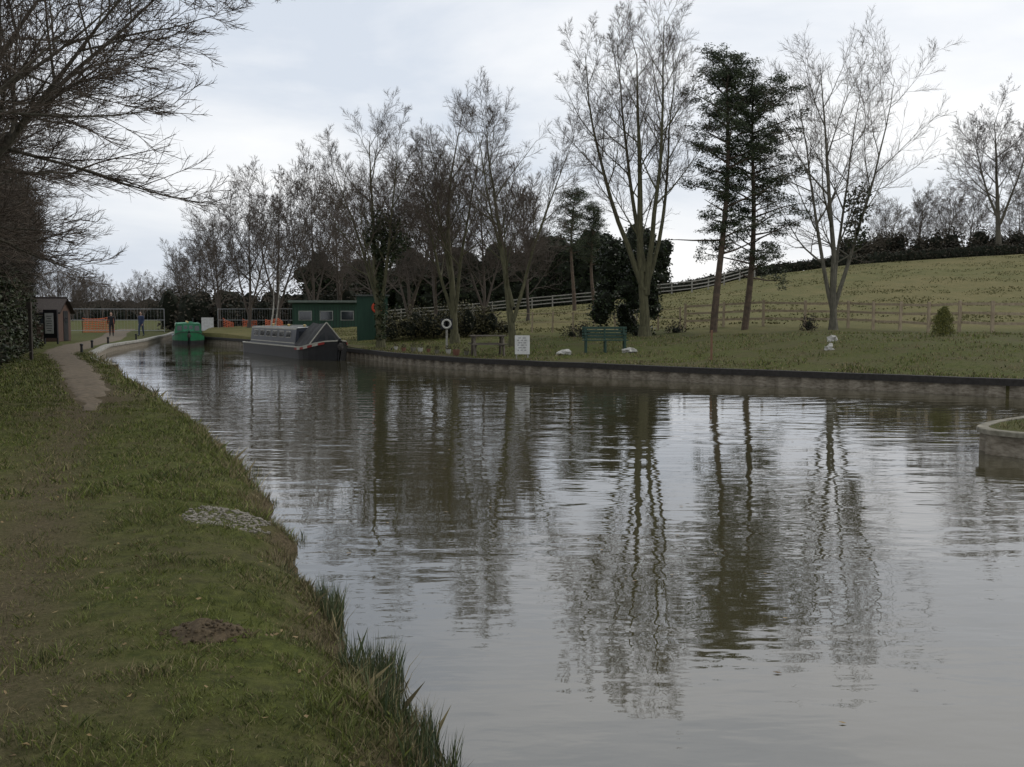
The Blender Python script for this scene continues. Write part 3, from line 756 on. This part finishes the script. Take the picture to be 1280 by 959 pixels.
def noticeboard(name,x,y,z,rot,w,h,lift):
    mb=MB();M=Matrix.Translation((x,y,z))@Matrix.Rotation(R(rot),4,'Z')
    for s in (-1,1): mb.box((s*(w/2-.03),.03,(h+lift)/2-.1),(.07,.07,h+lift+.2),dark,M)
    mb.box((0,0,lift+h/2),(w,.05,h),dark,M)
    mb.box((-.06*w,-.03,lift+h*.52),(w*.62,.012,h*.72),white,M)
    for k in range(7): mb.box((-.06*w,-.038,lift+h*(.26+.085*k)),(w*(.30+.22*((k*37)%5)/5),.005,h*.02),dark,M)
    return mb.obj(name)
noticeboard('notice_board',-25.2,56.0,.40,-20,.95,1.55,.30)
mb=MB();dt=mat('dark_timber',(.045,.038,.03),None,9);mb.box((-17.0,36.2,1.35),(.1,.1,2.1),dt);mb.box((-17.0,36.15,2.3),(.16,.12,.25),dt);mb.obj('timber_post')
gs=mat('dark_green_cladding',(.030,.075,.047),(.018,.050,.033),4,.6,stretch=(1,1,.2))
def ring(mb,M,r,rr,m):
    rows=[]
    for i in range(20):
        a=i/20*6.283;rows.append([M@Vector(((r+rr*math.cos(b))*math.cos(a),rr*.8*math.sin(b),(r+rr*math.cos(b))*math.sin(a))) for b in [k/8*6.283 for k in range(8)]])
    rows.append(rows[0]);mb.grid(rows,m,close=True)
def green_shed():
    mb=MB();M=Matrix.Translation((-7.15,52.6,.62))@Matrix.Rotation(R(8),4,'Z')
    mb.box((0,1.3,1.15),(1.55,2.6,2.3),gs,M)
    for i in range(12): mb.box((-.72+i*.13,-.012,1.15),(.05,.024,2.24),gs,M)
    for i in range(18): mb.box((-.785,.1+i*.145,1.15),(.022,.05,2.24),gs,M)
    mb.box((0,1.3,2.34),(1.75,2.8,.08),mat('felt_roof',(.10,.11,.10),None,6),M)
    ring(mb,M@Matrix.Translation((.25,-.1,1.72)),.24,.06,mat('lifebuoy_orange',(.55,.07,.03),None,3,.5))
    return mb.obj('green_shed')
green_shed()
def pavilion():
    mb=MB();M=Matrix.Translation((-13.6,76,.6))@Matrix.Rotation(R(12),4,'Z')
    gw=mat('weathered_white',(.33,.34,.32),(.22,.23,.21),5,.7)
    mb.box((0,0,1.1),(5.2,3.2,2.2),gs,M)
    mb.box((0,0,2.32),(5.8,3.9,.16),mat('pavilion_roof',(.16,.19,.165),(.11,.13,.115),6),M)
    for x in (-1.7,-.2,1.3):
        mb.box((x,-1.62,1.3),(.95,.05,.7),gw,M);mb.box((x,-1.66,1.3),(.83,.03,.58),glass,M)
    for i in range(24): mb.box((-2.5+i*.215,-1.605,1.0),(.03,.012,1.9),dark,M)
    return mb.obj('green_pavilion')
pavilion()

# ------------------------------------------------------------------ furniture on the far bank
bg=mat('green_bench_paint',(.028,.062,.045),(.02,.045,.033),8,.6)
def bench(name,x,y,rot,W,m):
    mb=MB();z=hF(x,y);M=Matrix.Translation((x,y,z))@Matrix.Rotation(R(rot),4,'Z')
    for i in range(4): mb.box((0,-.2+i*.125,.45),(W,.10,.035),m,M)
    for i in range(4):
        B=M@Matrix.Translation((0,.27+.03*i,.55+i*.115));mb.box((0,0,0),(W,.03,.085),m,B)
    for s in (-1,0,1):
        X=s*(W/2-.12)
        mb.box((X,-.2,.21),(.07,.07,.44),m,M);mb.box((X,.26,.45),(.07,.07,.95),m,M);mb.box((X,.02,.40),(.06,.5,.06),m,M)
        if s: mb.box((X,.0,.66),(.07,.52,.045),m,M);mb.box((X,-.21,.55),(.06,.06,.24),m,M)
    return mb.obj(name,bevel=.006)
bench('park_bench',3.4,37.4,0,1.65,bg)
def picnic(x,y,rot):
    mb=MB();z=hF(x,y);m=mat('old_timber',(.13,.112,.088),(.07,.06,.048),8,.9);M=Matrix.Translation((x,y,z))@Matrix.Rotation(R(rot),4,'Z')
    for i in range(5): mb.box((0,-.3+i*.15,.74),(1.3,.13,.04),m,M)
    for s in (-1,1):
        for k in range(2): mb.box((0,s*(.62+k*.13),.44),(1.3,.11,.04),m,M)
        mb.box((s*.5,0,.40),(.05,1.5,.08),m,M);mb.box((s*.5,0,.69),(.05,.7,.07),m,M)
        for q in (-1,1):
            mb.tube([M@Vector((s*.53,q*.62,0)),M@Vector((s*.53,q*.25,.72))],[.05,.05],4,m,cap=True)
    return mb.obj('picnic_table')
picnic(-.9,38.0,8)
def sign():
    x,y=.36,35.9;z=hF(x,y);mb=MB();M=Matrix.Translation((x,y,z))@Matrix.Rotation(R(3),4,'Z')
    for s in (-1,1): mb.box((s*.2,.03,.38),(.05,.04,.86),wood_g,M)
    mb.box((0,0,.48),(.52,.03,.66),white,M)
    ink=mat('sign_ink',(.05,.05,.06),None,3)
    for zz,ws in ((.72,(.12,.14)),(.64,(.10,.09,.12)),(.55,(.16,.12)),(.47,(.09,.14,.07)),(.38,(.13,.13)),(.29,(.07,.10,.10))):
        X=-(sum(ws)+.03*(len(ws)-1))/2
        for w in ws:
            n=int(w/.026)
            for k in range(n): mb.box((X+k*.026+.01,-.018,zz),(.013,.004,.038+.01*((k*7)%3-1)),ink,M)
            X+=w+.03
    return mb.obj('white_sign')
sign()
stone=mat('white_stone',(.50,.49,.45),(.30,.29,.26),8,.9,.01)
for i,(x,y,s) in enumerate(((1.9,37.2,.22),(4.2,36.6,.20),(10.9,34.9,.13),(10.2,32.9,.11))):
    mb=MB();mb.lump((x,y,hF(x,y)+s*.25),(s*1.3,s*.8,s*.55 if i<2 else s*1.3),stone,seed=i+5,amp=.9,seg=12);mb.obj('white_stone')
mb=MB();x,y=-2.75,43.2;z=hF(x,y);M=Matrix.Translation((x,y,z))
mb.box((0,0,.6),(.09,.09,1.3),wood_g,M);mb.box((0,-.03,1.05),(.5,.03,.45),dark,M);ring(mb,M@Matrix.Translation((0,-.09,1.05)),.17,.04,stone);mb.obj('lifebuoy_stand')
rg=random.Random(8)
for i in range(9):
    x=-5.0+i*.42+rg.uniform(-.1,.1);y=gF(x)+1.6+rg.uniform(0,.6);z=hF(x,y);mb=MB();s=rg.uniform(.09,.15);m_=[stone,mat('terracotta',(.20,.10,.07),None,6),concrete_d][i%3]
    mb.tube([Vector((x,y,z)),Vector((x,y,z+s*1.4)),Vector((x,y,z+s*1.5))],[s*.7,s,s*1.05],10,m_,cap=True)
    leaves(mb,[(x,y,z+s*2)],[s],90,.06,shr,rng);mb.obj('plant_pot')
for y in (44,50,57,66):
    x=fL(y)-.5;mb=MB();mb.tube([Vector((x,y,.36)),Vector((x,y,.64)),Vector((x,y,.67)),Vector((x,y,.72)),Vector((x,y,.74))],[.06,.05,.07,.07,.04],10,dark,cap=True);mb.obj('mooring_bollard')
mb=MB();a=Vector((-7.7,44.6,.75));b=Vector((-5.2,44.2,.45));mb.tube([a,a.lerp(b,.33)-Vector((0,0,.1)),a.lerp(b,.66)-Vector((0,0,.12)),b],[.015]*4,5,rubber);mb.tube([b-Vector((0,0,.2)),b+Vector((0,0,.1))],[.03,.03],6,dark,cap=True);mb.obj('mooring_rope')

galv=mat('galvanised_steel',(.38,.39,.40),(.28,.29,.30),6,.5,metal=.3)
def heras(ctrl):
    mb=MB();p=curve_pts(ctrl,3.4)
    for a,b in zip(p[:-1],p[1:]):
        g=.45
        for q in (a,b): mb.tube([Vector((q.x,q.y,g)),Vector((q.x,q.y,g+2))],[.025,.025],5,galv)
        for z in (.15,1.05,2.0): mb.tube([Vector((a.x,a.y,g+z)),Vector((b.x,b.y,g+z))],[.02,.02],4,galv)
        for k in range(1,16):
            q=a.lerp(b,k/16);mb.tube([Vector((q.x,q.y,g+.15)),Vector((q.x,q.y,g+2))],[.006,.006],3,galv)
    return mb.obj('temporary_fence')
heras([(-39,88),(-30,88.5)]);heras([(-25.5,89),(-14,84)])
orange=mat('orange_net',(.62,.15,.06),(.40,.10,.045),1.2,.6)
def net(pts,h):
    mb=MB();p=curve_pts(pts,.25);rows=[]
    for k in range(8): rows.append([Vector((q.x+.1*nz(q.x,q.y,1.5,k),q.y+.15*nz(q.x,q.y,1.2,2),.45+h*k/7*(1+.25*nz(q.x,q.y,.6)-.2*abs(math.sin(i*.35))))) for i,q in enumerate(p)])
    for r in rows: mb.tube(r,[.035]*len(r),4,orange)
    for i in range(len(p)): mb.tube([rows[0][i],rows[-1][i]],[.028,.028],4,orange)
    for i in range(0,len(p),9): mb.tube([Vector((p[i].x,p[i].y,.35)),Vector((p[i].x,p[i].y,.6+h))],[.025,.025],5,dark)
    return mb.obj('orange_barrier_net')
net([(-37.5,89.5),(-34.9,89.8)],1.3);net([(-25.4,90),(-24.2,89.2)],1.2);net([(-23.3,88.6),(-21.9,87.8)],1.2);net([(-20.2,84),(-18.2,81.5)],1.2)
mb=MB();mb.box((-27.6,93,1.1),(1.1,.05,1.2),white);mb.box((-27.95,93.04,.5),(.06,.06,1.0),dark);mb.box((-27.2,93.04,.5),(.06,.06,1.0),dark);mb.obj('works_board')

# ------------------------------------------------------------------ people
skin=mat('skin',(.50,.32,.24),None,5,.6);hair=mat('hair',(.04,.028,.02),None,9,.8)
def person(loc,face,jm,tm,stride=.18,H=1.75,long=0.0):
    J=[(0,0,.95,.13,.10),(0,0,1.12,.145,.10),(0,0,1.32,.175,.115),(0,0,1.44,.10,.08),(0,.01,1.50,.055,.055),(0,.01,1.56,.05,.05)]
    E=[(0,1),(1,2),(2,3),(3,4),(4,5)]
    def add(p,par): J.append(p);E.append((par,len(J)-1));return len(J)-1
    for s in (-1,1):
        f=stride*s
        a=add((.10*s,0,.88,.095,.10),0);b=add((.105*s,f*.55+.03,.50,.065,.07),a);c=add((.105*s,f-.02,.10,.042,.045),b);d=add((.115*s,f+.13,.035,.04,.032),c)
        a=add((.19*s,0,1.41,.065,.065),3);b=add((.235*s,-f*.35-.03,1.13,.05,.05),a);c=add((.225*s,-f*.75+.06,.90,.034,.034),b)
    me=bpy.data.meshes.new('sk');me.from_pydata([j[:3] for j in J],E,[]);o=bpy.data.objects.new('sk',me);scene.collection.objects.link(o)
    md=o.modifiers.new('s','SKIN');md.use_smooth_shade=True
    sv=me.skin_vertices[0].data
    for i,j in enumerate(J): sv[i].radius=(j[3],j[4]);sv[i].use_root=(i==0)
    sd=o.modifiers.new('d','SUBSURF');sd.levels=2;sd.render_levels=2
    bpy.context.view_layer.update();ev=o.evaluated_get(bpy.context.evaluated_depsgraph_get());em=ev.to_mesh()
    sc=H/1.75;M=Matrix.Translation(loc)@Matrix.Rotation(face,4,'Z')@Matrix.Scale(sc,4)
    mb=MB()
    for v in em.vertices: mb.v.append(tuple(M@v.co))
    shoe=mb.mi(dark);ti=mb.mi(tm);ji=mb.mi(jm);si=mb.mi(skin)
    for p in em.polygons:
        z=p.center.z;mb.f.append(tuple(p.vertices));ax=abs(p.center.x)
        mb.m.append(shoe if z<.09 else ti if (z<.88-long and ax<.19) else si if z>1.49 else ji)
    ev.to_mesh_clear();bpy.data.objects.remove(o)
    mb.lump((0,.015,1.645),(.075,.095,.115),skin,amp=.05,seg=16,M=M)
    mb.lump((0,-.012,1.675),(.083,.098,.098),hair,amp=.15,seg=14,M=M)
    mb.lump((0,.115,1.635),(.013,.02,.022),skin,amp=0,seg=6,M=M);mb.box((0,.105,1.59),(.045,.012,.01),mat('lips',(.35,.13,.11),None,5),M)
    for s in (-1,1):
        mb.lump((.03*s,.1,1.662),(.012,.008,.008),dark,amp=0,seg=6,M=M);mb.lump((.078*s,0,1.645),(.01,.02,.03),skin,amp=0,seg=6,M=M)
        y0=-stride*s*.75+.07;X=.222*s
        mb.lump((X,y0,.845),(.018,.04,.05),skin,amp=0,seg=8,M=M)
        for k in range(4):
            yy=y0-.028+.019*k;l=(.055,.07,.075,.065)[k];mb.tube([M@Vector((X,yy,.81)),M@Vector((X-.004*s,yy+.003,.81-l*.6)),M@Vector((X-.014*s,yy+.008,.81-l))],[.009,.008,.006],5,skin,cap=True)
        mb.tube([M@Vector((X,y0+.035,.86)),M@Vector((X-.005*s,y0+.058,.825)),M@Vector((X-.01*s,y0+.06,.79))],[.011,.010,.007],5,skin,cap=True)
    return mb.obj('walking_person',smooth=True)
person((-29.3,75,.39),R(200),mat('black_coat',(.02,.02,.024),None,5,.8),mat('dark_trousers',(.03,.03,.035),None,5,.85),.2,1.74,.18)
person((-27.3,75.5,.39),R(165),mat('blue_jacket',(.035,.05,.10),None,5,.8),mat('jeans',(.045,.06,.11),None,5,.85),.14,1.78)

# ------------------------------------------------------------------ fallen leaves on water and bank
lm=mat('fallen_leaf',(.20,.14,.06),(.09,.06,.03),9,.7,island=True)
mb=MB();rr=np.random.default_rng(4);n=130
X=rr.random(n)*10-2;Y=4+rr.random(n)**1.3*22
for x,y in zip(X,Y):
    if x<fL(y)+.1 or y>gF(x)-.5 or (x>6 and y<17): continue
    a=rr.random()*6.28;s=.012+.018*rr.random();c,d=math.cos(a)*s,math.sin(a)*s
    mb.poly([(x-c,y-d,.006),(x+d*.5,y-c*.5,.008),(x+c,y+d,.010),(x-d*.5,y+c*.5,.008)],lm)
mb.obj('floating_leaves')
mb=MB()
for i in range(300):
    y=3+10*rr.random()**1.3;x=fL(y)-.15-(fL(y)+.52*y+.6)*rr.random();z=hL(x,y)+.016
    a=rr.random()*6.28;s=.008+.013*rr.random();c,d=math.cos(a)*s,math.sin(a)*s;e=(rr.random(4)*.016).tolist()
    mb.poly([(x-c,y-d,z+e[0]),(x+d*.6,y-c*.6,z+e[1]),(x+c,y+d,z+e[2]),(x-d*.6,y+c*.6,z+e[3])],lm)
mb.obj('fallen_leaves')

# ------------------------------------------------------------------ sky, sun, camera
w=bpy.data.worlds.new('World');scene.world=w;w.use_nodes=True;nt=w.node_tree;N=nt.nodes;L=nt.links
bgd=N['Background'];bgd.inputs[1].default_value=.15
sk=N.new('ShaderNodeTexSky');sk.sky_type='NISHITA';sk.sun_disc=False;sk.sun_elevation=R(34);sk.sun_rotation=R(62);sk.dust_density=3
tc=N.new('ShaderNodeTexCoord');mp=N.new('ShaderNodeMapping');mp.inputs['Scale'].default_value=(1,1,3.6);mp.inputs['Location'].default_value=(.35,.2,.1);L.new(tc.outputs['Generated'],mp.inputs[0])
n1=N.new('ShaderNodeTexNoise');n1.inputs['Scale'].default_value=2.4;n1.inputs['Detail'].default_value=7;n1.inputs['Roughness'].default_value=.52;n1.inputs['Distortion'].default_value=.25;L.new(mp.outputs[0],n1.inputs['Vector'])
rp=N.new('ShaderNodeValToRGB');e=rp.color_ramp.elements;e[0].position=.36;e[0].color=(4.8,5.2,5.8,1);e[1].position=.66;e[1].color=(7.2,7.2,7.2,1);q=e.new(.5);q.color=(6.0,6.2,6.5,1);L.new(n1.outputs['Fac'],rp.inputs[0])
mx=N.new('ShaderNodeMixRGB');mx.inputs[0].default_value=.93;L.new(sk.outputs[0],mx.inputs[1]);L.new(rp.outputs[0],mx.inputs[2]);L.new(mx.outputs[0],bgd.inputs[0])
sl=bpy.data.lights.new('sun','SUN');sl.energy=1.3;sl.angle=R(18);sl.color=(1,.96,.9);so=bpy.data.objects.new('sun',sl);scene.collection.objects.link(so)
az=R(62);el=R(34);sd=Vector((math.sin(az)*math.cos(el),math.cos(az)*math.cos(el),math.sin(el)));so.rotation_euler=sd.to_track_quat('Z','Y').to_euler()
cam=bpy.data.cameras.new('camera');cam.lens=36;cam.sensor_width=36;cam.clip_end=6000;co=bpy.data.objects.new('camera',cam);scene.collection.objects.link(co)
co.location=(0,0,2.0);co.rotation_euler=(R(90-3.87),0,0);scene.camera=co
scene.view_settings.view_transform='Standard';scene.view_settings.look='None';scene.view_settings.exposure=0
print('done',time.time()-T0)
